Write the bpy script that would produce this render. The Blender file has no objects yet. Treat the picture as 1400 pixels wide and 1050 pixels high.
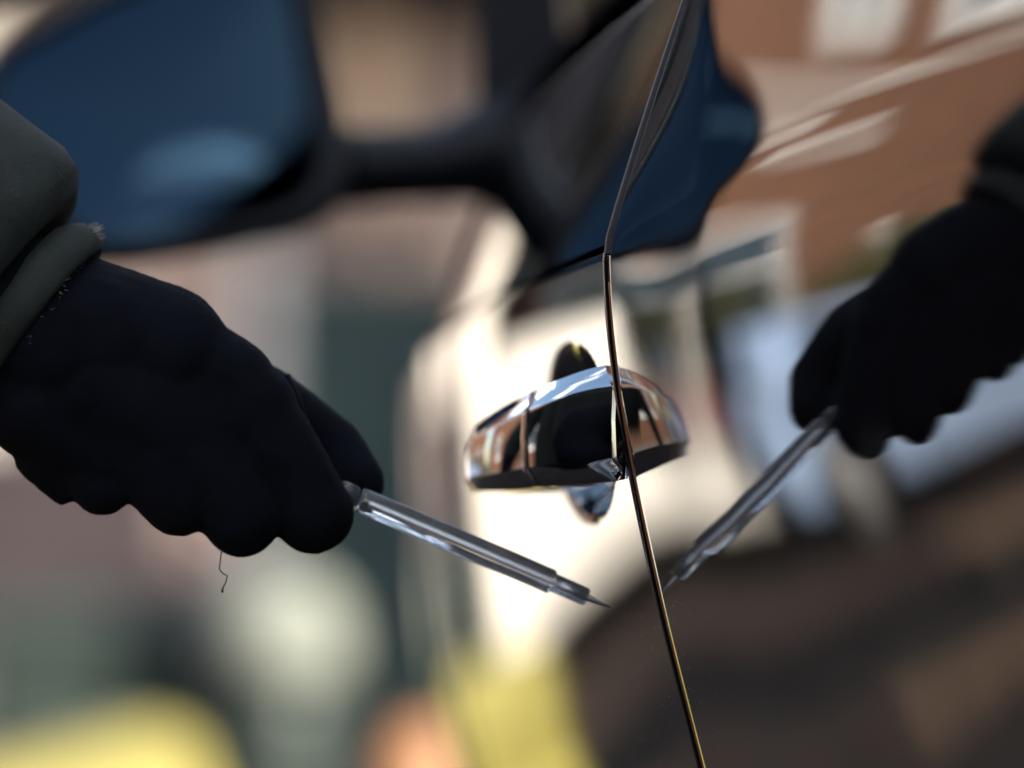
import bpy, bmesh, math, random
from math import sin, cos, tan, pi, radians, sqrt, exp, atan2
from mathutils import Vector, Matrix, noise

random.seed(7)
S = bpy.context.scene
COL = S.collection

# ------------------------------------------------------------------ camera, world, sun, exposure
FPX = 8000.0                       # focal length in photo pixels (1400 wide)
AZ0, PITCH = radians(9.08), radians(3.0)
CAM = Vector((-0.347, -1.970, 0.848))
cam_d = bpy.data.cameras.new('camera')
cam = bpy.data.objects.new('camera', cam_d); COL.objects.link(cam)
cam_d.sensor_width = 36.0
cam_d.lens = FPX / 1400 * 36
cam_d.clip_start = 0.05; cam_d.clip_end = 2000
cam.location = CAM
cam.rotation_euler = (pi/2 + PITCH, 0, -AZ0)
cam_d.dof.use_dof = True
cam_d.dof.focus_distance = 2.008
cam_d.dof.aperture_fstop = 4.5
cam_d.dof.aperture_blades = 9
S.camera = cam

SUN_EL, SUN_AZ = radians(22), radians(138)   # azimuth clockwise from +Y, seen from above
sd = Vector((sin(SUN_AZ)*cos(SUN_EL), cos(SUN_AZ)*cos(SUN_EL), sin(SUN_EL)))   # towards the sun
W = bpy.data.worlds.new('World'); S.world = W; W.use_nodes = True
nt = W.node_tree
bg = nt.nodes['Background']
sky = nt.nodes.new('ShaderNodeTexSky'); sky.sky_type = 'NISHITA'
sky.sun_disc = False; sky.sun_elevation = SUN_EL; sky.sun_rotation = SUN_AZ
tcw = nt.nodes.new('ShaderNodeTexCoord'); mpw = nt.nodes.new('ShaderNodeMapping')
mpw.inputs['Location'].default_value = (2.97, 1.97, 0.85); mpw.inputs['Scale'].default_value = (1, 1, 2.2)  # added clouds, shifted so one shows as a pale glint in the mirror
nw = nt.nodes.new('ShaderNodeTexNoise'); nw.inputs['Scale'].default_value = 7.0; nw.inputs['Detail'].default_value = 5; nw.inputs['Roughness'].default_value = .5
rw = nt.nodes.new('ShaderNodeValToRGB'); rw.color_ramp.elements[0].position = .57; rw.color_ramp.elements[1].position = .70
mw = nt.nodes.new('ShaderNodeMix'); mw.data_type = 'RGBA'; mw.inputs['B'].default_value = (34.0, 34.0, 34.0, 1)
nt.links.new(tcw.outputs['Generated'], mpw.inputs[0]); nt.links.new(mpw.outputs[0], nw.inputs['Vector']); nt.links.new(nw.outputs[0], rw.inputs[0])
nt.links.new(rw.outputs[0], mw.inputs['Factor']); nt.links.new(sky.outputs[0], mw.inputs['A'])
nt.links.new(mw.outputs['Result'], bg.inputs[0]); bg.inputs[1].default_value = 0.09
sun_d = bpy.data.lights.new('sun', 'SUN'); sun_d.energy = 5.0; sun_d.angle = radians(0.5)
sun_d.color = (1.0, 0.90, 0.76)
sun = bpy.data.objects.new('sun', sun_d); COL.objects.link(sun)
sun.rotation_euler = (-sd).to_track_quat('-Z', 'Y').to_euler()
sun.location = sd * 30
S.view_settings.view_transform = 'Standard'; S.view_settings.look = 'None'
S.view_settings.gamma = 1.0; S.view_settings.exposure = 1.25
S.render.engine = 'CYCLES'
S.cycles.use_denoising = True
S.cycles.max_bounces = 10; S.cycles.transmission_bounces = 10; S.cycles.glossy_bounces = 8
S.cycles.sample_clamp_indirect = 8.0

_R = cam.rotation_euler.to_matrix()
def ray(px, py):
    return (_R @ Vector(((px-700)/FPX, -(py-525)/FPX, -1.0))).normalized()
def at(px, py, y):
    """point that the photograph shows at (px, py), lying at world depth y"""
    d = ray(px, py)
    return CAM + d * ((y - CAM.y) / d.y)

# ------------------------------------------------------------------ helpers
def V(*a): return Vector(a)
def new_obj(name, me, mat=None, parent=None):
    o = bpy.data.objects.new(name, me); COL.objects.link(o)
    if mat: me.materials.append(mat)
    if parent:
        o.parent = parent
        o.matrix_parent_inverse = Matrix.Translation(-parent.location) if parent.type == 'EMPTY' and parent.rotation_euler.z == 0 and parent.parent is None else Matrix.Identity(4)
    return o
def tag(o, label=None, cat=None, group=None, kind=None):
    if label: o['label'] = label
    if cat: o['category'] = cat
    if group: o['group'] = group
    if kind: o['kind'] = kind
    return o
def empty(name, loc, label, cat, group=None):
    o = bpy.data.objects.new(name, None); COL.objects.link(o)
    o.location = loc; o.empty_display_size = 0.1
    return tag(o, label, cat, group)
def mesh(name, vs, fs, smooth=False):
    me = bpy.data.meshes.new(name)
    me.from_pydata([tuple(v) for v in vs], [], fs); me.update()
    if smooth: me.polygons.foreach_set('use_smooth', [True]*len(me.polygons))
    return me
def grid_mesh(name, rows, smooth=True, closed_u=False, flip=False, caps=False):
    n, m = len(rows), len(rows[0])
    vs = [v for r in rows for v in r]; fs = []
    for i in range(n-1):
        for j in range(m if closed_u else m-1):
            a, b = i*m+j, i*m+(j+1) % m
            f = (a, b, b+m, a+m)
            fs.append(f[::-1] if flip else f)
    if caps:
        fs.append(tuple(range(m))[::-1]); fs.append(tuple((n-1)*m+k for k in range(m)))
    return mesh(name, vs, fs, smooth)
def bm_obj(name, bm, mat, parent=None, smooth=False):
    me = bpy.data.meshes.new(name); bm.to_mesh(me); bm.free()
    if smooth: me.polygons.foreach_set('use_smooth', [True]*len(me.polygons))
    return new_obj(name, me, mat, parent)
def add_box(bm, lo, hi, bev=0.0):
    lo, hi = Vector(lo), Vector(hi)
    r = bmesh.ops.create_cube(bm, size=1.0)
    vs = r['verts']
    for v in vs:
        v.co = Vector(((lo[k]+hi[k])/2 + v.co[k]*(hi[k]-lo[k]) for k in range(3)))
    if bev:
        es = list({e for v in vs for e in v.link_edges})
        bmesh.ops.bevel(bm, geom=es, offset=bev, segments=2, affect='EDGES', profile=0.5)
def box(name, lo, hi, mat, parent=None, bev=0.0):
    bm = bmesh.new(); add_box(bm, lo, hi, bev); return bm_obj(name, bm, mat, parent)
def tube_mesh(name, pts, rads, n=16, caps=True, rfun=None):
    pts = [Vector(p) for p in pts]; rows = []
    t0 = (pts[1]-pts[0]).normalized()
    u = t0.orthogonal().normalized()
    for i, p in enumerate(pts):
        t = (pts[min(i+1, len(pts)-1)] - pts[max(i-1, 0)]).normalized()
        u = (u - t*u.dot(t)).normalized(); v = t.cross(u)
        row = []
        for k in range(n):
            a = 2*pi*k/n
            r = rads[i] * (rfun(i, a) if rfun else 1)
            row.append(p + u*(cos(a)*r) + v*(sin(a)*r))
        rows.append(row)
    return grid_mesh(name, rows, closed_u=True, caps=caps)
def hermite(tab, e):
    n = len(tab)
    if e <= tab[0][0]: return tab[0][1]
    if e >= tab[-1][0]: return tab[-1][1]
    for i in range(n-1):
        if e <= tab[i+1][0]: break
    def sl(k):
        a, b = max(k-1, 0), min(k+1, n-1)
        return (tab[b][1]-tab[a][1])/(tab[b][0]-tab[a][0])
    h = tab[i+1][0]-tab[i][0]; t = (e-tab[i][0])/h
    m0, m1 = sl(i)*h, sl(i+1)*h
    return ((2*t**3-3*t*t+1)*tab[i][1] + (t**3-2*t*t+t)*m0 + (-2*t**3+3*t*t)*tab[i+1][1] + (t**3-t*t)*m1)
def frange(a, b, st):
    n = max(1, int(round((b-a)/st))); return [a+(b-a)*k/n for k in range(n+1)]
def smooth01(a, b, x):
    t = min(1, max(0, (x-a)/(b-a))); return t*t*(3-2*t)

# ------------------------------------------------------------------ materials
def pmat(name, col, rough=0.5, metal=0.0, ior=None, trans=0.0, spec=None, coat=0.0, var=0.0, vscale=20.0, bump=0.0, bscale=200.0, sheen=0.0, col2=None):
    m = bpy.data.materials.new(name); m.use_nodes = True
    n = m.node_tree; b = n.nodes['Principled BSDF']
    b.inputs['Base Color'].default_value = (*col, 1); b.inputs['Roughness'].default_value = rough
    b.inputs['Metallic'].default_value = metal
    if ior: b.inputs['IOR'].default_value = ior
    if spec is not None: b.inputs['Specular IOR Level'].default_value = spec
    b.inputs['Transmission Weight'].default_value = trans
    b.inputs['Coat Weight'].default_value = coat; b.inputs['Coat Roughness'].default_value = 0.02
    if sheen:
        b.inputs['Sheen Weight'].default_value = sheen
    tc = n.nodes.new('ShaderNodeTexCoord')
    if var:
        ns = n.nodes.new('ShaderNodeTexNoise'); ns.inputs['Scale'].default_value = vscale; ns.inputs['Detail'].default_value = 6
        n.links.new(tc.outputs['Object'], ns.inputs['Vector'])
        mx = n.nodes.new('ShaderNodeMix'); mx.data_type = 'RGBA'
        c2 = col2 or tuple(c*(1-var) for c in col)
        mx.inputs['A'].default_value = (*c2, 1)
        mx.inputs['B'].default_value = (*(min(1, c*(1+var*0.6)) for c in col), 1)
        cr = n.nodes.new('ShaderNodeValToRGB'); cr.color_ramp.elements[0].position = 0.35; cr.color_ramp.elements[1].position = 0.65
        n.links.new(ns.outputs[0], cr.inputs[0]); n.links.new(cr.outputs[0], mx.inputs['Factor'])
        n.links.new(mx.outputs['Result'], b.inputs['Base Color'])
    if bump:
        nb = n.nodes.new('ShaderNodeTexNoise'); nb.inputs['Scale'].default_value = bscale; nb.inputs['Detail'].default_value = 4
        n.links.new(tc.outputs['Object'], nb.inputs['Vector'])
        bp = n.nodes.new('ShaderNodeBump'); bp.inputs['Strength'].default_value = bump; bp.inputs['Distance'].default_value = 0.002
        n.links.new(nb.outputs[0], bp.inputs['Height']); n.links.new(bp.outputs[0], b.inputs['Normal'])
    return m

def paint_mat(name, col, ior=1.7):
    """black lacquer: a hard clear surface with orange peel and fine wash scratches"""
    m = pmat(name, col, rough=0.008, ior=ior)
    n = m.node_tree; b = n.nodes['Principled BSDF']
    tc = n.nodes.new('ShaderNodeTexCoord')
    mp = n.nodes.new('ShaderNodeMapping'); mp.inputs['Scale'].default_value = (1, 1.0, 0.30)
    n.links.new(tc.outputs['Object'], mp.inputs['Vector'])
    n1 = n.nodes.new('ShaderNodeTexNoise'); n1.inputs['Scale'].default_value = 900; n1.inputs['Detail'].default_value = 3
    n2 = n.nodes.new('ShaderNodeTexNoise'); n2.inputs['Scale'].default_value = 60; n2.inputs['Detail'].default_value = 2
    n.links.new(mp.outputs[0], n1.inputs['Vector']); n.links.new(tc.outputs['Object'], n2.inputs['Vector'])
    b1 = n.nodes.new('ShaderNodeBump'); b1.inputs['Strength'].default_value = 0.005; b1.inputs['Distance'].default_value = 0.001
    b2 = n.nodes.new('ShaderNodeBump'); b2.inputs['Strength'].default_value = 0.004; b2.inputs['Distance'].default_value = 0.001
    n.links.new(n1.outputs[0], b1.inputs['Height']); n.links.new(n2.outputs[0], b2.inputs['Height'])
    n.links.new(b1.outputs[0], b2.inputs['Normal']); n.links.new(b2.outputs[0], b.inputs['Normal'])
    return m

M = {}
M['paint'] = paint_mat('black_car_paint', (0.006, 0.006, 0.007))
M['silver_paint'] = pmat('silver_blue_paint', (0.30, 0.41, 0.62), rough=0.3, metal=0.2, coat=1.0)
M['glass_dark'] = pmat('tinted_glass', (0.004, 0.006, 0.009), rough=0.0, ior=1.6, bump=0.001, bscale=120)
M['chrome'] = pmat('handle_chrome', (0.62, 0.62, 0.64), rough=0.03, metal=1.0)
M['glass_edge'] = pmat('glass_edge', (.40, .40, .44), rough=.25, coat=.5)
M['seal'] = pmat('window_seal_rubber', (.020, .024, .030), rough=.42)
M['edge_reflection'] = pmat('orange_edge_reflection', (.42, .21, .11), rough=.35, metal=.7)  # reflected orange put into the colour
M['rubber'] = pmat('black_rubber', (0.012, 0.012, 0.013), rough=0.6, bump=0.1, bscale=500)
M['plastic'] = pmat('black_plastic', (0.008, 0.009, 0.013), rough=0.5, spec=0.3, bump=0.1, bscale=900)
M['mirror'] = pmat('blue_tinted_mirror', (0.017, 0.034, 0.053), rough=0.01, metal=1.0)
M['tyre'] = pmat('tyre_rubber', (0.02, 0.02, 0.02), rough=0.8)
M['alloy'] = pmat('wheel_alloy', (0.5, 0.5, 0.52), rough=0.3, metal=0.9)
M['lamp'] = pmat('lamp_lens', (0.5, 0.5, 0.52), rough=0.05, coat=1.0)
M['redlamp'] = pmat('tail_lamp_lens', (0.3, 0.02, 0.02), rough=0.05, coat=1.0)
M['glove'] = pmat('black_glove_fabric', (0.0050, 0.0062, 0.0110), rough=0.9, spec=0.12, var=0.3, vscale=60, bump=0.25, bscale=1400, sheen=0.02)
M['sleeve'] = pmat('olive_jacket_cloth', (0.034, 0.040, 0.034), rough=0.7, spec=0.25, var=0.3, vscale=45, bump=0.25, bscale=700, sheen=0.05)
M['jacket'] = pmat('dark_jacket_cloth', (0.028, 0.033, 0.028), rough=0.8, spec=0.25, var=0.3, vscale=12, bump=0.2, bscale=400)
M['trousers'] = pmat('black_trousers', (0.012, 0.012, 0.015), rough=0.9, spec=0.2, var=0.3, vscale=15)
M['skin'] = pmat('skin', (0.45, 0.28, 0.20), rough=0.5)
M['fray'] = pmat('frayed_thread', (.34, .32, .27), rough=0.9)
M['dust'] = pmat('dried_dust', (.55, .53, .50), rough=.35, coat=.6)
M['lint'] = pmat('pale_lint', (.025, .026, .03), rough=.9)
M['thread'] = pmat('black_thread', (0.01, 0.01, 0.01), rough=0.9)
M['acrylic'] = pmat('clear_acrylic', (0.90, 0.95, 1.0), rough=0.01, ior=1.45, trans=0.93)
M['steel'] = pmat('bright_steel', (0.93, 0.94, 0.96), rough=0.45, metal=1.0)

# ------------------------------------------------------------------ the ground
asph = pmat('asphalt', (0.030, 0.026, 0.024), rough=1.0, spec=0.05, var=0.35, vscale=3, bump=0.3, bscale=80)
pave = pmat('pavement_slabs', (0.20, 0.165, 0.14), rough=0.9, var=0.2, vscale=2)
kerbm = pmat('kerb_concrete', (0.27, 0.25, 0.23), rough=0.9, var=0.2, vscale=5)
grassm = pmat('grass_base', (0.05, 0.065, 0.02), rough=1.0, var=0.4, vscale=4)
tag(box('ground', (-500, -500, -0.5), (500, 500, -0.004), grassm), kind='structure')
paver = pmat('brown_block_paving', (0.17, 0.11, 0.075), rough=1.0, spec=0.05, var=0.3, vscale=6, bump=0.3, bscale=40)
tag(box('road', (-5.2, -60, -0.10), (2.3, 13.0, 0.0), asph), kind='structure')
tag(box('parking_bay', (-8.7, 16.504, -0.10), (-5.204, 25.1, 0.0), asph), kind='structure')
tag(box('road', (-5.2, 13.004, -0.10), (0.78, 16.3, 0.0), asph), kind='structure')
tag(box('parking_bay', (-5.2, 16.304, -0.10), (0.78, 25.1, 0.0), asph), kind='structure')
tag(box('brick_strip', (-5.2, 14.6, 0.0045), (0.78, 17.2, 0.010), paver), kind='structure')
tag(box('brick_strip', (-5.2, 9.2, 0.0045), (2.3, 10.2, 0.010), paver), kind='structure')
tag(box('pavement', (-8.2, -60, -0.08), (-5.36, 16.5, 0.11), pave), kind='structure')
tag(box('kerb', (-5.355, -60, -0.08), (-5.205, 16.5, 0.12), kerbm), kind='structure')
tag(box('pavement', (2.46, -60, -0.08), (6.2, 13.0, 0.11), pave), kind='structure')
tag(box('kerb', (2.305, -60, -0.08), (2.455, 13.0, 0.12), kerbm), kind='structure')
tag(box('pavement', (0.79, 13.16, -0.08), (16, 19.99, 0.11), pave), kind='structure')
tag(box('kerb', (0.79, 13.005, -0.08), (2.3, 13.155, 0.12), kerbm), kind='structure')

# ------------------------------------------------------------------ the car
ZB = 1.0
LOW = [(0, 0), (.03, .0020), (.07, .0078), (.12, .0185), (.178, .0332), (.25, .052), (.35, .066), (.5, .075), (.8, .085)]
def belt(y):
    return ZB + 0.025*y if y > 0 else ZB
HY, HZ = 0.118, 0.9375          # door handle recess centre
def plan_k(dz, y=0.0):
    if dz < 0: return 0.08 - 0.03*smooth01(0, .22, -dz)
    y = min(max(y, 0), .8)
    return 0.08 + 0.3*smooth01(.11, .25, dz)
def Xs(y, z, dent=True):
    """the car's side: distance of its skin from the widest line, towards the car"""
    dz = z - belt(y)
    k = plan_k(dz, y)
    if y >= 0:
        c = k*y*y/2 if y < 0.9 else k*0.405 + k*0.9*(y-0.9)*0.75 + 0.04*(y-0.9)**2
        c += 0.045*y
        if y > 0.9: c += 0.10*smooth01(1.55, 2.2, y)
    else:
        c = 0.045*y + 0.02*y*y/2 + (0.06*(y+.28)**2/2 if y < -.28 else 0)
    w = 0.004 if y > 0 else 0.004 + 0.03*smooth01(0, 0.2, -y)
    dp = 0.5*(dz + sqrt(dz*dz + w*w)) ; 
    up = 0.305*dp + 0.30*dp*dp
    if y < 0: up *= 1 - .8*(smooth01(-.1, .24, -y)-smooth01(-.1, .24, 0))/(1-smooth01(-.1, .24, 0))*(1-smooth01(.12, .4, dz)) if y < 0 else 1
    lo = hermite(LOW, max(0, -dz))
    if y < 0: lo *= 1 - .20*smooth01(0, .6, -y)
    x = c + up + lo
    if dent and y > 0:
        q = ((y-HY-.008)/0.078)**2 + ((z-.9415)/0.0262)**2
        if q < 1.7:
            t = smooth01(1.25, 0.55, q) if False else 1 - smooth01(0.2, 1.65, q)
            x += 0.018*t
    return x
def side_panel(name, y0, y1, zlo, zhi, mat, parent, ys, zs_n, lip0=True, lip1=True, mirror=False, offs=0.0, ztop_lip=False, cut=None):
    """a pressed panel: skin with edges folded inwards; zlo/zhi may be functions of y"""
    flo = zlo if callable(zlo) else (lambda y: zlo)
    fhi = zhi if callable(zhi) else (lambda y: zhi)
    cols = []
    fold = [(0.0, .018), (0.0, .0055), (.0006, .0030), (.0018, .0013), (.0036, .0004), (.0056, 0.0)]
    if lip0: cols += [(y0+a, d) for a, d in fold]
    cols += [(y, 0.0) for y in ys if y0 + (.006 if lip0 else -1) < y < y1 - (.006 if lip1 else -1)]
    if lip1: cols += [(y1-a, d) for a, d in fold[::-1]]
    rows = []
    for y, d in cols:
        a, b = flo(y), fhi(y)
        zz = zs_n(a, b) if callable(zs_n) else [a+(b-a)*k/zs_n for k in range(zs_n+1)]
        row = []
        for z in zz:
            row.append(Vector((Xs(y, z) + d + offs, y, z)))
        if ztop_lip:
            zt = zz[-1]
            row.append(Vector((Xs(y, zt)+d+offs+.0012, y, zt+.0006)))
            row.append(Vector((Xs(y, zt)+d+offs+.012, y, zt+.0006)))
        rows.append(row)
    if mirror:
        rows = [[Vector((CARW - v.x, v.y, v.z)) for v in r] for r in rows]
    n, m = len(rows), len(rows[0]); vs = [v for r in rows for v in r]; fs = []
    for i in range(n-1):
        for j in range(m-1):
            a = i*m+j
            f = (a, a+1, a+m+1, a+m)
            if cut:
                c = (vs[f[0]]+vs[f[2]])/2
                if cut(c.y, c.z): continue
            fs.append(f[::-1] if mirror else f)
    me = mesh(name, vs, fs, True)
    return new_obj(name, me, mat, parent)
CARW = 1.74
car = empty('parked_car', (CARW/2, 0, 0), 'glossy black parked car with chrome door handle being scratched', 'car')
G = 0.0030
fineY = frange(0, .22, .002) + frange(.225, .7, .008) + frange(.71, 1.1, .02)
def zs_door(a, b):
    t = frange(0.28, 0.80, 0.02) + frange(0.806, 0.87, .004) + frange(0.872, 0.99, .002)
    s = [z for z in t if z < b-.0055] + [b-.005, b-.003, b-.0015, b]
    return s
def even(n): return lambda a, b: [a+(b-a)*k/n for k in range(n+1)]
# rows must share a count: clamp the belt end by spacing the last rows evenly
def zs_door_fixed(a, b):
    base = frange(0.28, 0.80, 0.02) + frange(0.806, 0.87, .004) + frange(0.872, 0.962, .002)
    return base + [0.962 + (b-0.002-0.962)*k/14 for k in range(1, 15)]
door = side_panel('front_door', G, 1.02, 0.28, belt, M['paint'], car, fineY, zs_door_fixed, ztop_lip=True)
win = side_panel('front_window', G, 0.92, lambda y: belt(y)+.0015, lambda y: belt(y)+.100-.015*y, M['glass_dark'], car, fineY, even(60), offs=.0016)
rear = side_panel('rear_side_panel', -2.02, -G, 0.28, 1.42, M['paint'], car, frange(-2.02, -.8, .04) + frange(-.79, -.2, .008) + frange(-.196, 0, .004), even(300),
    cut=lambda y, z: ((y+1.42)**2 + (z-.30)**2 < .345**2) or (-1.55 < y < -.85 and 1.04 < z < 1.36))
side_panel('rear_window', -1.56, -.84, 1.03, 1.37, M['glass_dark'], car, frange(-1.6, -.8, .04), even(20), offs=.004, lip0=False, lip1=False)
def ftop(y): return belt(y) - .012 - .05*smooth01(1.2, 2.2, y)
side_panel('front_wing', 1.025, 2.16, 0.28, ftop, M['paint'], car, frange(1.03, 2.16, .02), even(60), cut=lambda y, z: (y-1.42)**2 + (z-.30)**2 < .345**2)
# gap backing behind the shut line, seals
rows = [[Vector((Xs(y, z, False)+.020, y, z)) for z in frange(.29, 1.40, .01)] for y in (-.02, .03)]
new_obj('door_seal', grid_mesh('door_seal', rows), M['rubber'], car)
et = []  # strip added for the orange reflection in the door's folded edge
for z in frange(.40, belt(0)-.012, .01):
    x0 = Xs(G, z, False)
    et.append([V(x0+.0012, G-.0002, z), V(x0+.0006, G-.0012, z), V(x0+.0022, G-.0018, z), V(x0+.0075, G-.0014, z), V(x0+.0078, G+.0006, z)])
new_obj('door_edge_reflection', grid_mesh('door_edge_reflection', et, closed_u=True, caps=True), M['edge_reflection'], car)
# far side, roof, glasshouse, bonnet, ends
fy = frange(0.0, 1.02, .04)
side_panel('front_door', G, 1.02, 0.28, belt, M['paint'], car, fy, even(40), mirror=True)
side_panel('front_window', G, 0.98, lambda y: belt(y)+.0015, lambda y: 1.42 - .9*max(0, y-.42), M['glass_dark'], car, fy, even(20), offs=.0016, mirror=True)
side_panel('rear_side_panel', -2.02, -G, 0.28, 1.42, M['paint'], car, frange(-2.02, 0, .04), even(60), mirror=True,
    cut=lambda y, z: ((y+1.42)**2 + (z-.30)**2 < .345**2) or (-1.55 < y < -.85 and 1.04 < z < 1.36))
side_panel('rear_window', -1.56, -.84, 1.03, 1.37, M['glass_dark'], car, frange(-1.6, -.8, .04), even(20), offs=.004, lip0=False, lip1=False, mirror=True)
side_panel('front_wing', 1.025, 2.16, 0.28, ftop, M['paint'], car, frange(1.03, 2.16, .02), even(60), mirror=True, cut=lambda y, z: (y-1.42)**2 + (z-.30)**2 < .345**2)
def span(name, ys, zf, crown, mat, nx=24, inset=0.0):
    rows = []
    for y in ys:
        z = zf(y); xa = Xs(y, min(z, 1.42), False) + inset; xb = CARW - xa
        rows.append([Vector((xa+(xb-xa)*k/nx, y, z + crown*sin(pi*k/nx)**.7)) for k in range(nx+1)])
    return new_obj(name, grid_mesh(name, rows), mat, car)
span('roof', frange(-1.75, .42, .05), lambda y: 1.42, .05, M['paint'])
span('windscreen', frange(.42, .98, .04), lambda y: 1.42 - .815*(y-.42), .045, M['glass_dark'])
span('bonnet', frange(.985, 2.16, .05), lambda y: ftop(y)+.001, .05, M['paint'], inset=.002)
span('tailgate', [-1.75, -1.85, -1.95, -2.02], lambda y: 1.42 + (y+1.75)*1.6, .05, M['glass_dark'])
def end_cap(name, y0, bulge, zlo, zhi, mat):
    rows = []
    for z in frange(zlo, zhi, .03):
        xa = Xs(y0, z, False); xb = CARW - xa; row = []
        for k in range(25):
            t = k/24; row.append(Vector((xa+(xb-xa)*t, y0 + bulge*(1-(2*t-1)**4)*(1-.25*((z-.6)/.4)**2), z)))
        rows.append(row)
    return new_obj(name, grid_mesh(name, rows), mat, car)
end_cap('front_bumper', 2.16, .16, .28, .905, M['paint'])
end_cap('rear_bumper', -2.02, -.14, .28, .99, M['paint'])
box('floor_pan', (.30, -1.85, .22), (CARW-.30, 1.9, .30), M['plastic'], car)
for y, zlo in ((1.42, .3), (-1.42, .3)):
    for sx in (0.10, CARW-.10-.20):
        bmw = bmesh.new()
        bmesh.ops.create_cone(bmw, cap_ends=True, segments=40, radius1=.31, radius2=.31, depth=.20, matrix=Matrix.Translation((sx+.10, y, .31)) @ Matrix.Rotation(pi/2, 4, 'Y'))
        bmesh.ops.bevel(bmw, geom=[e for e in bmw.edges if abs(e.verts[0].co.x-e.verts[1].co.x) < 1e-5], offset=.03, segments=3, affect='EDGES')
        wh = bm_obj('wheel', bmw, M['tyre'], car, False)
        bmr = bmesh.new()
        for s in (-1, 1):
            bmesh.ops.create_cone(bmr, cap_ends=True, segments=32, radius1=.20, radius2=.17, depth=.02, matrix=Matrix.Translation((sx+.10+s*.101, y, .31)) @ Matrix.Rotation(s*pi/2, 4, 'Y'))
        rim = bm_obj('rim', bmr, M['alloy']); rim.parent = wh; rim.matrix_parent_inverse = Matrix.Translation(-car.location)@Matrix.Identity(4)
        rim.matrix_parent_inverse = Matrix.Identity(4)
for sx in (.44, CARW-.44-.3):
    box('headlight', (sx, 2.18, .66), (sx+.3, 2.33, .78), M['lamp'], car, .03)
    box('tail_lamp', (sx, -2.165, .74), (sx+.3, -2.05, .86), M['redlamp'], car, .03)

# door handle: a bowed pull, three facets, chrome
def skin(y, z): return Xs(y, z, False)
def handle_section(y, dout, hh, zc, din):
    """one closed cross-section: outer face, top and bottom bevels, rounded back"""
    xs = skin(y, HZ)
    b = hh*0.36
    pts = []
    def P(d, z): return Vector((xs - d, y, zc + z))
    k = .0012
    out = [(din, hh*.62), (din+(dout-din)*.35, hh), (dout-b*.55, hh-.0004), (dout-k*1.6, hh-b+k*.6), (dout-k*.3, hh-b-k*.7), (dout, hh-b-k*2.2), (dout+.0004, 0.0),
           (dout, -hh+b*.75+k*2.2), (dout-k*.3, -hh+b*.75+k*.7), (dout-k*1.6, -hh+b*.75-k*.6), (dout-b*.55, -hh+.0004), (din+(dout-din)*.35, -hh), (din, -hh*.62)]
    return [P(d, z) for d, z in out]
hparent = bpy.data.objects.new('door_handle', None)
HKEY = [  # y, outward reach, half height, centre z
    (.010, .0012, .0204, .9408), (.030, .0100, .0203, .9403), (.050, .0190, .0190, .9388), (.070, .0268, .0172, .9368), (.090, .0335, .0153, .9348), (.110, .0376, .0135, .9335),
    (.128, .0392, .0119, .9325), (.142, .0382, .0110, .9320), (.153, .0345, .0104, .9318), (.161, .0270, .0100, .9318), (.167, .0165, .0096, .9318), (.170, .0080, .0093, .9318)]
HKEY = [(.05+(y-.05)*1.2 if y > .05 else y, d*(1.02 if y > .06 else 1), h, z) for y, d, h, z in HKEY]
def hsec(y): return (y,) + tuple(hermite([(k[0], k[j]) for k in HKEY], y) for j in (1, 2, 3))
HS = [hsec(y) for y in frange(.010, .0702, .003)]
HE = [hsec(y) for y in frange(.0712, .194, .0025)]
def hmesh(name, secs, par):
    rows = []
    for (y, d, h, z) in secs:
        din = max(-.004, d-.013) if y > .06 else -.002
        if y > .155: din = -.004
        rows.append(handle_section(y, d, h, z, din))
    me = grid_mesh(name, rows, smooth=True, closed_u=True, caps=True, flip=True)
    return new_obj(name, me, M['chrome'], par)
grip = hmesh('door_handle', HS, car)
hcap = hmesh('handle_end', HE, None); hcap.parent = grip
hcap.matrix_parent_inverse = Matrix.Identity(4)

# wing mirror
def poly_from_px(pts, y): return [at(px, py, y) for px, py in pts]
MY = 0.83
gl_px = [(-6, 100), (20, 72), (150, -2), (240, -42), (330, -58), (385, -55), (402, -30), (414, 60), (428, 160), (434, 230), (425, 262), (395, 284), (340, 300), (250, 318), (160, 332), (125, 330), (95, 306), (40, 230), (2, 165), (-8, 130)]
def resample(poly, n):
    L = [0]; m = len(poly)
    for i in range(m): L.append(L[-1] + (poly[(i+1) % m]-poly[i]).length)
    out = []
    for k in range(n):
        s = L[-1]*k/n
        for i in range(m):
            if L[i+1] >= s: break
        t = (s-L[i])/(L[i+1]-L[i]+1e-12); out.append(poly[i].lerp(poly[(i+1) % m], t))
    for _ in range(2):
        out = [(out[i-1]+out[i]*2+out[(i+1) % n])/4 for i in range(n)]
    return out
ring = resample(poly_from_px(gl_px, MY), 64)
cen = sum(ring, Vector())/len(ring)
# tilt of the glass: leans back to look up at the sky and in towards the driver
NT = Vector((0.06, -1.0, 0.20)).normalized()
def onplane(p, off):
    q = p.copy(); q.y = cen.y - (NT.x*(p.x-cen.x) + NT.z*(p.z-cen.z))/NT.y; return q + Vector((0, off, 0))
mir = bpy.data.objects.new('x', None)
def ringrow(sc, off, sh=Vector((0, 0, 0))):
    return [onplane(cen + (p-cen)*sc, off) + sh for p in ring]
hrows = [ringrow(1.0, .0012), ringrow(1.01, -.004), ringrow(1.05, -.007), ringrow(1.09, -.004), ringrow(1.11, .008), ringrow(1.13, .03), ringrow(1.10, .06), ringrow(.95, .095), ringrow(.65, .115), ringrow(.2, .122)]
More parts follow.
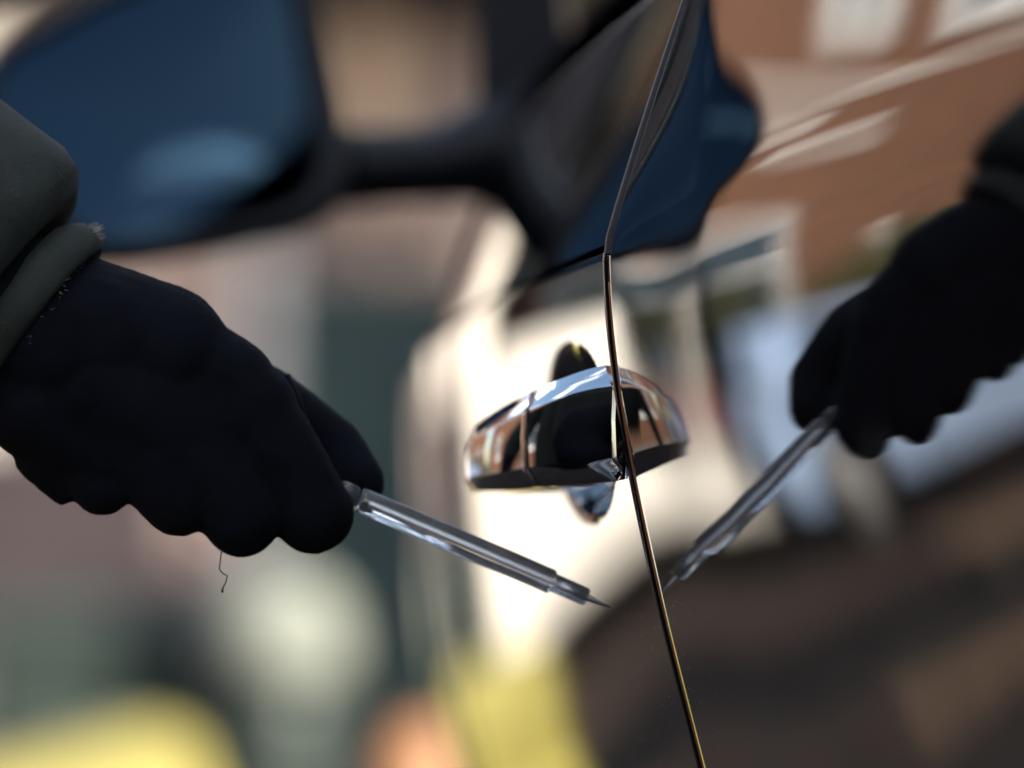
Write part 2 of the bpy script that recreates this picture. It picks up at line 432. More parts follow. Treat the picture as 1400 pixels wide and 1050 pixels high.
# widen the rim towards the arm side and underneath
for r in hrows[3:]:
    for v in r:
        v.x += 0.010*smooth01(-.03, .02, v.x); v.z -= 0.004*smooth01(cen.z, cen.z-.05, v.z)
housing = new_obj('wing_mirror', grid_mesh('wing_mirror', hrows, closed_u=True, caps=True, flip=False), M['plastic'], car)
gr = [ringrow(s, .0012 - .0021*(1-s*s)) for s in [k/20 for k in range(20, 0, -1)] + [.01]]
mg = new_obj('mirror_glass', grid_mesh('mirror_glass', gr, closed_u=True), M['mirror']); mg.parent = housing
# arm: from the housing's inner end to the door corner
arm_rows = []
for t in frange(0, 1, .1):
    px = 455 + (760-455)*t
    top = 175 - 70*smooth01(.35, .95, t) - 8*t; bot = 285 - 15*t + 60*smooth01(.6, 1, t)
    y = MY + .045 - .0*t
    a, b = at(px, top, y), at(px, bot, y); c = (a+b)/2; hz = (a.z-b.z)/2
    arm_rows.append([c + Vector((0, .035*cos(q), hz*sin(q))) for q in [2*pi*k/20 for k in range(20)]])
arm = new_obj('mirror_arm', grid_mesh('mirror_arm', arm_rows, closed_u=True, caps=True), M['plastic']); arm.parent = housing
sail_px = [(652, 200), (650, 60), (655, -120), (700, -120), (760, -60), (800, 240), (700, 300)]
bm = bmesh.new()
f = [bm.verts.new(at(px, py, MY+.04)) for px, py in sail_px]
bk = [bm.verts.new(at(px, py, MY+.075)+Vector((.004, 0, 0))) for px, py in sail_px]
bm.faces.new(f); bm.faces.new(bk[::-1])
for i in range(len(f)):
    j = (i+1) % len(f); bm.faces.new((f[i], bk[i], bk[j], f[j]))
bmesh.ops.recalc_face_normals(bm, faces=bm.faces)
sail = bm_obj('mirror_mount', bm, M['plastic']); sail.parent = housing
for o in (mg, arm, sail): o.matrix_parent_inverse = Matrix.Identity(4)

# upright seal where the glass meets the pillar
sr = []
for z in frange(.997, 1.40, .006):
    sr.append([V(Xs(y, z, False) - h_, y, z) for y, h_ in ((-.0085, -.003), (-.0080, .0004), (-.006, .0011), (-.0035, .0013), (-.0012, .0010), (.0003, .0003), (.0006, -.004))])
new_obj('window_seal', grid_mesh('window_seal', sr, flip=True), M['seal'], car)

# bright top edge of the half lowered window
def wtop(y): return belt(y) + .100 - .015*y
eg = []
for y in frange(.004, .90, .02):
    x, z = Xs(y, wtop(y)) + .0016, wtop(y)
    eg.append([V(x+a_, y, z+b_) for a_, b_ in ((-.0002, -.001), (.0002, .0012), (.0014, .0024), (.0042, .0026), (.0054, .0014), (.0056, -.001))])
new_obj('glass_edge', grid_mesh('glass_edge', eg, closed_u=True, caps=True), M['glass_edge']).parent = win
bpy.data.objects['glass_edge'].matrix_parent_inverse = Matrix.Identity(4)

# ------------------------------------------------------------------ the person: gloved right hand, sleeve, body
HD = 0.062      # depth of the hand beyond the shut line
def remesh_caps(name, caps, voxel, smooth_it, mat, parent):
    bm = bmesh.new()
    for cp in caps:
        tmp = bmesh.new()
        for c, r in ([(cp[0], cp[1]), (cp[2], cp[3])] if len(cp) == 4 else cp[0]):
            bmesh.ops.create_icosphere(tmp, subdivisions=3, radius=r, matrix=Matrix.Translation(c))
        res = bmesh.ops.convex_hull(tmp, input=tmp.verts)
        bmesh.ops.delete(tmp, geom=[g for g in res['geom_interior'] if isinstance(g, bmesh.types.BMVert)], context='VERTS')
        me = bpy.data.meshes.new('t'); tmp.to_mesh(me); tmp.free(); bm.from_mesh(me); bpy.data.meshes.remove(me)
    me = bpy.data.meshes.new(name); bm.to_mesh(me); bm.free()
    o = bpy.data.objects.new(name, me); COL.objects.link(o)
    r = o.modifiers.new('r', 'REMESH'); r.mode = 'VOXEL'; r.voxel_size = voxel
    s = o.modifiers.new('s', 'SMOOTH'); s.iterations = smooth_it; s.factor = 0.5
    dg = bpy.context.evaluated_depsgraph_get()
    me2 = bpy.data.meshes.new_from_object(o.evaluated_get(dg))
    bpy.data.objects.remove(o); me2.name = name; me2.materials.clear()
    me2.polygons.foreach_set('use_smooth', [True]*len(me2.polygons))
    return new_obj(name, me2, mat, parent)
def hp(px, py, dy): return at(px, py, HD + dy)
mm = 0.001
person = empty('person', (-0.66, 0.54, 0), 'person in dark olive jacket and black gloves holding a clear scribe', 'person')
W0 = hp(20, 470, .004)
caps = []
def cap(a, ra, b, rb): caps.append((a, ra*mm, b, rb*mm))
# wrist and back of the hand
cap(hp(-80, 360, 0), 29, hp(70, 468, 0), 27)
cap(hp(40, 450, 0), 28, hp(150, 470, .004), 27)
cap(hp(90, 430, .004), 22, hp(225, 480, .000), 23)
cap(hp(150, 470, .004), 25, hp(300, 535, .004), 21)
cap(hp(110, 520, .004), 27, hp(240, 590, .002), 22)
cap(hp(60, 540, .004), 24, hp(140, 610, .004), 18)
cap(hp(225, 480, 0), 21, hp(338, 560, .002), 17)
cap(hp(300, 545, .010), 20, hp(350, 560, .02), 17)
caps.append(([(hp(10, 425, .002), .026), (hp(70, 420, .004), .0215), (hp(55, 545, .004), .022), (hp(215, 475, .002), .0215), (hp(342, 561, .002), .0172), (hp(268, 588, -.002), .0175), (hp(190, 605, 0), .0165), (hp(112, 618, .003), .0135)],))
# knuckles to middle joints
cap(hp(338, 562, .001), 17, hp(428, 702, .000), 14.5)
cap(hp(262, 590, -.003), 17, hp(330, 706, -.004), 14.5)
cap(hp(185, 600, -.001), 17, hp(246, 684, -.003), 12.8)
cap(hp(115, 600, .003), 15, hp(140, 660, .002), 11.5)
cap(hp(60, 620, .006), 11, hp(85, 672, .006), 5)
# folded under, away from the camera
cap(hp(428, 702, 0), 14.3, hp(410, 672, .030), 12)
cap(hp(330, 706, -.004), 14.3, hp(300, 660, .030), 12)
cap(hp(246, 684, -.003), 12.6, hp(215, 645, .030), 11)
cap(hp(140, 660, .002), 11.3, hp(125, 630, .028), 10)
cap(hp(410, 672, .030), 12, hp(330, 640, .046), 10.5)
cap(hp(300, 660, .030), 12, hp(240, 610, .044), 10.5)
cap(hp(215, 645, .030), 11, hp(165, 590, .042), 10)
cap(hp(125, 630, .028), 10, hp(100, 570, .036), 9)
# thumb behind, tip pressing on the tool
cap(hp(210, 520, .030), 20, hp(355, 555, .040), 15)
cap(hp(355, 555, .040), 15, hp(452, 618, .036), 12.5)
cap(hp(452, 618, .036), 12.5, hp(490, 658, .026), 9.5)
glove = remesh_caps('glove', caps, .0013, 4, M['glove'], person)
gn = [v.normal.copy() for v in glove.data.vertices]
for v, n0 in zip(glove.data.vertices, gn):       # soft folds of the cloth
    c = v.co
    q = Vector((c.x*40+c.z*40, c.y*30, (c.z-c.x)*150)); fold = 1-abs(noise.noise(q))*2
    d = noise.noise(c*24)*.0006 + noise.noise(c*75)*.0003 + noise.noise(c*260)*.00015 + .0003*max(0, fold-.45)
    v.co = c + n0*d
sm = []
for x, y, dy in ((392, 512, .012), (404, 540, .010), (418, 575, .008), (432, 610, .004), (447, 640, -.001), (462, 668, -.006)):
    sm.append(hp(x, y, dy))
new_obj('finger_seam', tube_mesh('finger_seam', sm, [.0010]*6, n=8), M['glove']).parent = glove
bm = bmesh.new()
vv = list(glove.data.vertices)
for k in range(420):        # lint and fibres standing off the cloth
    k0 = random.randrange(len(vv)); v0 = vv[k0]; n0 = gn[k0]
    d = (n0 + Vector((random.uniform(-1, 1), random.uniform(-1, 1), random.uniform(-1, 1)))*.9).normalized()*random.uniform(.0006, .0019)
    sd_ = d.orthogonal().normalized()*.00006
    bm.faces.new([bm.verts.new(q) for q in (v0.co-sd_, v0.co+sd_, v0.co+d+n0*.0002)])
lint = bm_obj('lint', bm, M['lint']); lint.parent = glove; lint['kind'] = 'stuff'
# thread hanging from the middle finger
tp = [(303, 752), (301, 768), (300, 778), (305, 784), (311, 787), (309, 796), (305, 803), (304, 810)]
new_obj('loose_thread', tube_mesh('loose_thread', [hp(x, y, -.012) for x, y in tp], [.00022]*7 + [.0005], n=6), M['thread']).parent = glove
# sleeve of the jacket with its hem band
def sleeve_rows(cs):
    rows = []
    for i, (p, ax, r, wr) in enumerate(cs):
        ax = ax.normalized(); u = Vector((0, 1, 0)); u = (u-ax*u.dot(ax)).normalized(); v = ax.cross(u)
        row = []
        for k in range(72):
            a = 2*pi*k/72
            q = p + u*cos(a)*r*.92 + v*sin(a)*r
            w_ = 1-abs(noise.noise(Vector((q.x*22+q.z*30, q.y*14, q.z*14-q.x*30)))*2.2)
            rr = r*(1 + wr*(noise.noise(q*18) + .5*noise.noise(q*45) + 1.0*max(0, w_-.3)))
            row.append(p + u*cos(a)*rr*.92 + v*sin(a)*rr)
        rows.append(row)
    return rows
c0 = hp(62, 428, .004); axs = (hp(-100, 262, .03) - c0).normalized()
def sp(d): return c0 + axs*d
def side(px, py): return hp(px, py, .004)
ax_img = (side(130, 330)-side(0, 520))
hem_ax = Vector((-.80, .15, .60)).normalized()
shell = [(.010, .030, 0), (.006, .036, .01), (.006, .044, .02), (.011, .0515, .03), (.020, .0535, .04), (.034, .0535, .05), (.055, .0525, .06), (.08, .052, .07), (.11, .054, .07), (.15, .057, .08), (.20, .062, .08), (.25, .064, .08)]
sl_c = hp(18, 424, .004)
new_obj('jacket_sleeve', grid_mesh('jacket_sleeve', sleeve_rows([(sl_c + hem_ax*d, hem_ax, r, w) for d, r, w in shell]), closed_u=True), M['sleeve'], person)
hem = [(-.011, .030, 0), (-.012, .0350, .01), (-.0105, .0372, .02), (-.006, .0382, .03), (-.002, .0380, .03), (.001, .0362, .02), (.004, .033, 0)]
cuff = new_obj('cuff_hem', grid_mesh('cuff_hem', sleeve_rows([(sl_c + hem_ax*d, hem_ax, r, w) for d, r, w in hem]), closed_u=True), M['sleeve'], person)
bm = bmesh.new()
for k in range(130):
    p = hp(126+random.uniform(-11, 9), 318+random.uniform(-8, 14), .004+random.uniform(-.012, .008))
    d = Vector((random.uniform(.1, 1), random.uniform(-.5, .5), random.uniform(-.3, .8))).normalized()*random.uniform(.002, .0045)
    q = p + d; s = Vector((random.uniform(-1, 1), random.uniform(-1, 1), random.uniform(-1, 1))).normalized()*.00022
    m_ = (p+q)/2 + Vector((random.uniform(-1, 1), 0, random.uniform(-1, 1)))*.0006
    v = [bm.verts.new(x) for x in (p-s, p+s, m_+s, m_-s, q)]
    bm.faces.new((v[0], v[1], v[2], v[3])); bm.faces.new((v[3], v[2], v[4]))
for k in range(45):
    t = random.random()**1.6; p = hp(138-134*t+random.uniform(-4, 4), 318+200*t+random.uniform(-5, 5), .004-.034*sin(pi*min(1, t*.9))+random.uniform(-.003, .001))
    d = Vector((random.uniform(-.2, 1), random.uniform(-1, 0), random.uniform(-.6, .6))).normalized()*random.uniform(.001, .0028)
    sdv = d.orthogonal().normalized()*.00009
    bm.faces.new([bm.verts.new(q) for q in (p-sdv, p+sdv, p+d)])
fr = bm_obj('frayed_edge', bm, M['fray']); fr.parent = cuff
# the rest of the figure
bx, by = -0.66, 0.54
bodycaps = []
def bc(a, ra, b, rb): bodycaps.append((a, ra, b, rb))
elb = sl_c + hem_ax*.27
sho = V(-.62, .37, 1.40)
jk = []
jk.append((sl_c + hem_ax*.24, .058, elb, .058)); jk.append((elb, .058, sho, .075))
jk += [(V(bx-.02, by-.14, 1.42), .085, V(bx-.02, by+.16, 1.42), .085), (V(bx-.02, by-.10, 1.40), .11, V(bx, by-.07, 1.0), .12), (V(bx-.02, by+.10, 1.40), .11, V(bx, by+.07, 1.0), .12), (V(bx, by-.07, 1.0), .12, V(bx, by-.08, .84), .125), (V(bx, by+.07, 1.0), .12, V(bx, by+.08, .84), .125),
       (V(bx-.02, by+.20, 1.42), .075, V(bx+.0, by+.27, 1.13), .06), (V(bx, by+.27, 1.13), .058, V(bx+.14, by+.24, .92), .045)]
remesh_caps('jacket', jk, .012, 6, M['jacket'], person)
tr = []
for s in (-1, 1):
    tr += [(V(bx, by+s*.08, .88), .115, V(bx+.02, by+s*.10, .50), .078), (V(bx+.02, by+s*.10, .50), .075, V(bx-.01, by+s*.11, .12), .058)]
remesh_caps('trousers', tr, .012, 6, M['trousers'], person)
hd = [(V(bx-.01, by, 1.48), .055, V(bx+.01, by, 1.58), .055), (V(bx+.0, by, 1.67), .092, V(bx+.035, by, 1.62), .070), (V(bx+.05, by, 1.575), .04, V(bx+.06, by, 1.60), .045),
      (V(bx+.10, by, 1.655), .012, V(bx+.122, by, 1.62), .014), (V(bx+.0, by+.088, 1.65), .016, V(bx+.0, by+.088, 1.62), .012), (V(bx+.0, by-.088, 1.65), .016, V(bx+.0, by-.088, 1.62), .012),
      (V(bx+.098, by+.018, 1.575), .007, V(bx+.098, by-.018, 1.575), .007)]
remesh_caps('body', hd, .006, 4, M['skin'], person)
remesh_caps('knit_hat', [(V(bx-.005, by, 1.70), .100, V(bx+.0, by, 1.72), .085)], .008, 4, M['trousers'], person)
for s in (-1, 1):
    o = new_obj('eye', mesh('eye', [], []), None, person)
    bm = bmesh.new(); bmesh.ops.create_icosphere(bm, subdivisions=2, radius=.012, matrix=Matrix.Translation(V(bx+.088, by+s*.032, 1.655))); bm.to_mesh(o.data); bm.free(); o.data.materials.append(M['thread'])
    remesh_caps('shoe', [(V(bx-.05, by+s*.11, .055), .05, V(bx+.16, by+s*.12, .045), .042)], .01, 4, M['trousers'], person)
remesh_caps('glove', [(V(bx+.14, by+.24, .92), .04, V(bx+.18, by+.22, .87), .042)] + [(V(bx+.17, by+.245-.018*k, .87), .012, V(bx+.235, by+.225-.018*k, .83), .010) for k in range(4)] + [(V(bx+.15, by+.20, .89), .014, V(bx+.21, by+.17, .87), .011)], .004, 3, M['glove'], person)

# ------------------------------------------------------------------ the tool
tip = at(838, 831, 0.060); tend = at(470, 674, 0.066)
tool = empty('scriber', tip, 'clear plastic scribe with pointed steel tip gripped in the black glove', 'scribe')
tax = (tend - tip).normalized(); tl = (tend-tip).length
def lathe(name, prof, mat, parent, n=24, inward=False):
    u = tax.orthogonal().normalized(); v = tax.cross(u); rows = []
    for s, r in prof:
        rows.append([tip + tax*s + u*cos(2*pi*k/n)*r + v*sin(2*pi*k/n)*r for k in range(n)])
    me = grid_mesh(name, rows, closed_u=True, caps=True)
    bm = bmesh.new(); bm.from_mesh(me); bmesh.ops.recalc_face_normals(bm, faces=bm.faces)
    if inward: bmesh.ops.reverse_faces(bm, faces=bm.faces)
    bm.to_mesh(me); bm.free()
    return new_obj(name, me, mat, parent)
mms = .001
lathe('barrel', [(x*mms, r*mms) for x, r in ((10, 2.6), (10.3, 3.0), (11, 3.2), (22, 3.3), (23.0, 3.3), (23.2, 4.0), (23.8, 4.35), (24.6, 4.4), (60, 4.5), (88, 4.5), (95, 4.5), (97, 4.3), (97.4, 3.8))], M['acrylic'], tool)
lathe('spike', [(0, .00008), (.004, .0006), (.0095, .00125), (.0099, .00125)], M['steel'], tool)
lathe('shank', [(.0101, .0011), (.020, .0011), (.0205, .0007), (.093, .0007), (.0935, .0005)], M['steel'], tool)
lathe('end_fitting', [(.0978, .0030), (.099, .0042), (.104, .0042), (.105, .0036), (.115, .0036)], M['acrylic'], tool)

# ------------------------------------------------------------------ houses and street furniture
def brick_mat(name, c1, c2, mortar):
    m = bpy.data.materials.new(name); m.use_nodes = True; n = m.node_tree; b = n.nodes['Principled BSDF']
    b.inputs['Roughness'].default_value = .9
    tc = n.nodes.new('ShaderNodeTexCoord'); sx = n.nodes.new('ShaderNodeSeparateXYZ'); cx = n.nodes.new('ShaderNodeCombineXYZ'); ad = n.nodes.new('ShaderNodeMath')
    n.links.new(tc.outputs['Object'], sx.inputs[0]); n.links.new(sx.outputs['X'], ad.inputs[0]); n.links.new(sx.outputs['Y'], ad.inputs[1])
    n.links.new(ad.outputs[0], cx.inputs['X']); n.links.new(sx.outputs['Z'], cx.inputs['Y'])
    bt = n.nodes.new('ShaderNodeTexBrick'); bt.inputs['Scale'].default_value = 1; bt.inputs['Brick Width'].default_value = .225; bt.inputs['Row Height'].default_value = .075; bt.inputs['Mortar Size'].default_value = .008
    bt.inputs['Color1'].default_value = (*c1, 1); bt.inputs['Color2'].default_value = (*c2, 1); bt.inputs['Mortar'].default_value = (*mortar, 1)
    n.links.new(cx.outputs[0], bt.inputs['Vector']); n.links.new(bt.outputs['Color'], b.inputs['Base Color'])
    return m
M['brick'] = brick_mat('orange_brick', (.15, .055, .026), (.10, .038, .02), (.16, .12, .09))
M['tan_brick'] = brick_mat('tan_brick', (.46, .30, .20), (.40, .25, .17), (.46, .40, .34))
M['pink'] = pmat('pink_render', (.34, .26, .235), rough=.9, var=.15, vscale=1.5)
M['white'] = pmat('white_render', (.80, .76, .69), rough=.9, var=.06, vscale=1.0)
M['van_white'] = pmat('van_white_paint', (.80, .775, .72), rough=.3, coat=.6)
M['whitepaint'] = pmat('white_paint', (.8, .8, .8), rough=.4)
M['cream'] = pmat('cream_paint', (.85, .60, .38), rough=.5)
M['teal'] = pmat('teal_paint', (.016, .045, .05), rough=.35, var=.15, vscale=3)
M['tile'] = pmat('roof_tile', (.14, .07, .05), rough=1.0, spec=.1, var=.3, vscale=6)
M['slate'] = pmat('dark_slate', (.011, .011, .014), rough=1.0, spec=.05, var=.3, vscale=6)
M['pane'] = pmat('window_pane', (.03, .05, .075), rough=.02, ior=1.5)
M['yellow'] = pmat('yellow_polyethylene', (.36, .32, .085), rough=.45, var=.1, vscale=6)
M['leaf'] = pmat('hedge_leaf', (.055, .06, .015), rough=.7, var=.4, vscale=30)
M['conifer'] = pmat('conifer_needles', (.018, .026, .016), rough=.8, var=.4, vscale=20)
M['leafy'] = pmat('yellowing_leaf', (.13, .10, .02), rough=.7, var=.4, vscale=30)
M['bark'] = pmat('bark', (.07, .05, .035), rough=.9, var=.4, vscale=20)
M['greybin'] = pmat('green_bin_plastic', (.025, .040, .036), rough=.4)

def face_box(name, o, ax, nrm, u0, u1, z0, z1, d0, d1, mat, parent):
    """box on a facade: u along the wall, d proud of it"""
    c = [o + ax*u + nrm*d + V(0, 0, z) for u in (u0, u1) for d in (d0, d1) for z in (z0, z1)]
    bm = bmesh.new(); vs = [bm.verts.new(p) for p in c]
    bmesh.ops.convex_hull(bm, input=vs)
    return bm_obj(name, bm, mat, parent)
def add_window(h, o, ax, nrm, u, z, w, hh):
    f = bmesh.new()
    def bar(u0, u1, z0, z1, d0, d1):
        c = [o + ax*a + nrm*d + V(0, 0, zz) for a in (u0, u1) for d in (d0, d1) for zz in (z0, z1)]
        vs = [f.verts.new(p) for p in c]; bmesh.ops.convex_hull(f, input=vs)
    t = .07
    bar(u-w/2, u-w/2+t, z, z+hh, 0.002, .05); bar(u+w/2-t, u+w/2, z, z+hh, .002, .05)
    bar(u-w/2+t, u+w/2-t, z, z+t, .002, .05); bar(u-w/2+t, u+w/2-t, z+hh-t, z+hh, .002, .05); bar(u-.03, u+.03, z+t, z+hh-t, .002, .045)
    bar(u-w/2+t, u-.03, z+hh*.65, z+hh*.65+.05, .002, .045); bar(u+.03, u+w/2-t, z+hh*.65, z+hh*.65+.05, .002, .045)
    wo = bm_obj('window', f, M['whitepaint'], h)
    p = face_box('pane', o, ax, nrm, u-w/2+t*.5, u+w/2-t*.5, z+t*.5, z+hh-t*.5, .003, .02, M['pane'], None); p.parent = wo
    s = face_box('sill', o, ax, nrm, u-w/2-.06, u+w/2+.06, z-.08, z-.002, .002, .11, M['whitepaint'], None); s.parent = wo
def house(name, lo, hi, eave, wallm, label, facade, wins, door=None, doorm=None, ridge_axis='x', ridge=2.0, chim=True, ov=.35, roofm=None, cat='house'):
    """gabled house on its own footprint; facade = ('y-' or 'x+' or 'x-'), wins = (u, z, w, h)"""
    h = empty(name, ((lo[0]+hi[0])/2, (lo[1]+hi[1])/2, 0), label, cat)
    x0, y0, x1, y1 = lo[0], lo[1], hi[0], hi[1]
    bm = bmesh.new()
    if ridge_axis == 'x':
        prof = [(y0, 0), (y1, 0), (y1, eave), ((y0+y1)/2, eave+ridge), (y0, eave)]
        A = [bm.verts.new((x0, p, z)) for p, z in prof]; B = [bm.verts.new((x1, p, z)) for p, z in prof]
    else:
        prof = [(x0, 0), (x1, 0), (x1, eave), ((x0+x1)/2, eave+ridge), (x0, eave)]
        A = [bm.verts.new((p, y0, z)) for p, z in prof]; B = [bm.verts.new((p, y1, z)) for p, z in prof]
    bm.faces.new(A); bm.faces.new(B)
    for i in range(5):
        j = (i+1) % 5; bm.faces.new((A[i], A[j], B[j], B[i]))
    bmesh.ops.recalc_face_normals(bm, faces=bm.faces)
    bm_obj('wall', bm, wallm, h)
    rf = bmesh.new(); th = .16
    def slab(a, b, c, d):
        up = V(0, 0, th)
        vs = [rf.verts.new(p) for p in (a, b, c, d, a+up, b+up, c+up, d+up)]; bmesh.ops.convex_hull(rf, input=vs)
    e = .004
    if ridge_axis == 'x':
        my = (y0+y1)/2; k = ridge/(my-y0)
        slab(V(x0-ov, y0-ov, eave-k*ov+e), V(x1+ov, y0-ov, eave-k*ov+e), V(x1+ov, my, eave+ridge+e), V(x0-ov, my, eave+ridge+e))
        slab(V(x0-ov, y1+ov, eave-k*ov+e), V(x1+ov, y1+ov, eave-k*ov+e), V(x1+ov, my+.001, eave+ridge+e), V(x0-ov, my+.001, eave+ridge+e))
        cpos = V(x0+(x1-x0)*.25, my, eave+ridge)
    else:
        mx = (x0+x1)/2; k = ridge/(mx-x0)
        slab(V(x0-ov, y0-ov, eave-k*ov+e), V(x0-ov, y1+ov, eave-k*ov+e), V(mx, y1+ov, eave+ridge+e), V(mx, y0-ov, eave+ridge+e))
        slab(V(x1+ov, y0-ov, eave-k*ov+e), V(x1+ov, y1+ov, eave-k*ov+e), V(mx+.001, y1+ov, eave+ridge+e), V(mx+.001, y0-ov, eave+ridge+e))
        cpos = V(mx, y0+(y1-y0)*.3, eave+ridge)
    roof = bm_obj('roof', rf, roofm or M['tile'], h)
    if chim:
        c = box('chimney', cpos+V(-.35, -.35, -.6), cpos+V(.35, .35, 1.0), M['brick']); c.parent = roof
        c.matrix_parent_inverse = Matrix.Identity(4)
    if facade == 'y-': o, ax, nr = V(x0, y0, 0), V(1, 0, 0), V(0, -1, 0)
    elif facade == 'x+': o, ax, nr = V(x1, y0, 0), V(0, 1, 0), V(1, 0, 0)
    else: o, ax, nr = V(x0, y0, 0), V(0, 1, 0), V(-1, 0, 0)
    for w in wins: add_window(h, o, ax, nr, *w)
    if door:
        u, w, hh = door
        face_box('door', o, ax, nr, u-w/2, u+w/2, .12, hh, .002, .05, doorm, h)
        face_box('door_frame', o, ax, nr, u-w/2-.10, u-w/2-.002, .12, hh+.1, .002, .09, M['whitepaint'], h)
        face_box('door_frame', o, ax, nr, u+w/2+.002, u+w/2+.10, .12, hh+.1, .002, .09, M['whitepaint'], h)
    return h, o, ax, nr
# end of the street, facing the camera, in the sun
hp_, o, ax, nr = house('house', (0.79, 20.0), (9, 28), 3.55, M['pink'], 'low pink rendered house with teal garage door beyond the wing mirror', 'y-', [(5.6, 1.0, 1.8, 1.4)], (2.05, 1.20, 2.43), M['teal'], roofm=M['slate'], ov=.3)
face_box('rendered_bay', o, ax, nr, .02, .55, .12, 3.25, .002, .06, M['white'], hp_)
box('side_wing', (.0, 20.25, .0), (.786, 23.4, 2.75), M['white'], hp_)
face_box('drainpipe', o, ax, nr, 1.72, 1.90, 2.7, 3.4, .03, .16, M['cream'], hp_)
bh_, o, ax, nr = house('house', (-10, 25.2), (0.2, 32), 7.6, M['brick'], 'orange brick house with white windows at the end of the street', 'y-', [(5.9, 4.5, .8, 1.3), (4.3, 4.5, 1.3, 1.5), (2.4, 4.5, 1.3, 1.5), (2.0, 1.0, 1.6, 1.4), (7.5, 1.0, 2.6, 1.7)], (4.6, .95, 2.1), M['teal'])
for z0_, u0_, u1_ in ((3.95, 0, 10.2), (3.3, 5.2, 6.6), (3.62, 6.0, 7.3)):
    face_box('stone_band', o, ax, nr, u0_, u1_, z0_, z0_+.07, .002, .05, M['whitepaint'], bh_)
# left side of the street, facing right, in the sun
house('house', (-16, 3.0), (-8.8, 19.0), 5.6, M['brick'], 'long orange brick terrace on the left side of the street', 'x+', [(1.5, 1.0, 1.6, 1.4), (1.5, 3.5, 1.4, 1.3), (4.6, 3.5, 1.2, 1.3), (7.6, 1.0, 1.6, 1.4), (7.6, 3.5, 1.4, 1.3), (12, 1.0, 1.6, 1.4), (12, 3.5, 1.4, 1.3)], (4.6, .95, 2.1), M['teal'], ridge_axis='y')
house('house', (-16, -14.0), (-8.8, 2.4), 5.6, M['brick'], 'two storey brick terrace opposite the parked black car', 'x+', [(2, 1.0, 1.6, 1.4), (2, 3.5, 1.4, 1.3), (6, 1, 1.6, 1.4), (6, 3.5, 1.2, 1.3), (12, 1.0, 1.6, 1.4), (12, 3.5, 1.4, 1.3)], (9, .95, 2.1), M['teal'], ridge_axis='y')

# yellow grit bin with a sloping lid, bottom left
gb = empty('grit_bin', (0.22, 5.6, 0), 'yellow grit bin with sloping lid at the kerb behind the hand', 'grit bin')
def loft_box(name, y0, y1, secs, mat, parent):
    bm = bmesh.new(); prev = None
    for (xa, xb, ya, yb, z, zr) in secs:
        r = [bm.verts.new(p) for p in ((xa, ya, z), (xb, ya, zr), (xb, yb, zr), (xa, yb, z))]
        if prev:
            for i in range(4): bm.faces.new((prev[i], prev[(i+1) % 4], r[(i+1) % 4], r[i]))
        else: bm.faces.new(r[::-1])
        prev = r
    bm.faces.new(prev)
    bmesh.ops.recalc_face_normals(bm, faces=bm.faces)
    bmesh.ops.bevel(bm, geom=list(bm.edges), offset=.02, segments=3, affect='EDGES')
    return bm_obj(name, bm, mat, parent)
loft_box('bin_body', 0, 0, [(.04, .40, 5.35, 5.9, 0.001, 0.001), (0, .44, 5.3, 5.95, .62, .66)], M['yellow'], gb)
loft_box('lid', 0, 0, [(-.03, .46, 5.27, 5.98, .625, .665), (0, .41, 5.32, 5.93, .70, .81)], M['yellow'], gb)

# wheelie bin, bollard and cone on the near kerb
wb = empty('wheelie_bin', (0.52, 7.8, 0), 'dark teal wheelie bin standing behind the pale bollard', 'wheelie bin')
loft_box('bin_body', 0, 0, [(.32, .72, 7.6, 8.0, .06, .06), (.28, .76, 7.52, 8.1, .93, .93)], M['greybin'], wb)
loft_box('lid', 0, 0, [(.26, .78, 7.5, 8.13, .935, .935), (.30, .74, 7.53, 8.1, .99, 1.03)], M['greybin'], wb)
M['sage'] = pmat('pale_concrete', (.25, .275, .24), rough=.9, var=.2, vscale=8)
bo = empty('bollard', (.80, 7.0, 0), 'dark bollard with a pale rounded cap between the wheelie bin and the car', 'bollard')
def turned(name, c, prof, mat, parent, n=24):
    rows = [[V(c[0]+r*cos(2*pi*k/n), c[1]+r*sin(2*pi*k/n), z) for k in range(n)] for r, z in prof]
    return new_obj(name, grid_mesh(name, rows, closed_u=True, caps=True), mat, parent)
turned('shaft', (.72, 7.0), [(.10, 0.001), (.095, .82), (.09, .86)], M['greybin'], bo)
turned('cap', (.72, 7.0), [(.09, .862), (.11, .868), (.112, .93), (.10, .985), (.06, 1.02), (.01, 1.032)], M['sage'], bo)
M['orange'] = pmat('orange_plastic', (.44, .21, .09), rough=.45)
cn = empty('traffic_cone', (.60, 4.6, 0), 'tall orange traffic cone beside the front wheel', 'traffic cone')
box('base', (.40, 4.4, .001), (.80, 4.8, .04), M['rubber'], cn, .01)
turned('cone', (.60, 4.6), [(.15, .041), (.12, .25), (.085, .55), (.055, .76), (.04, .80), (.02, .81)], M['orange'], cn)

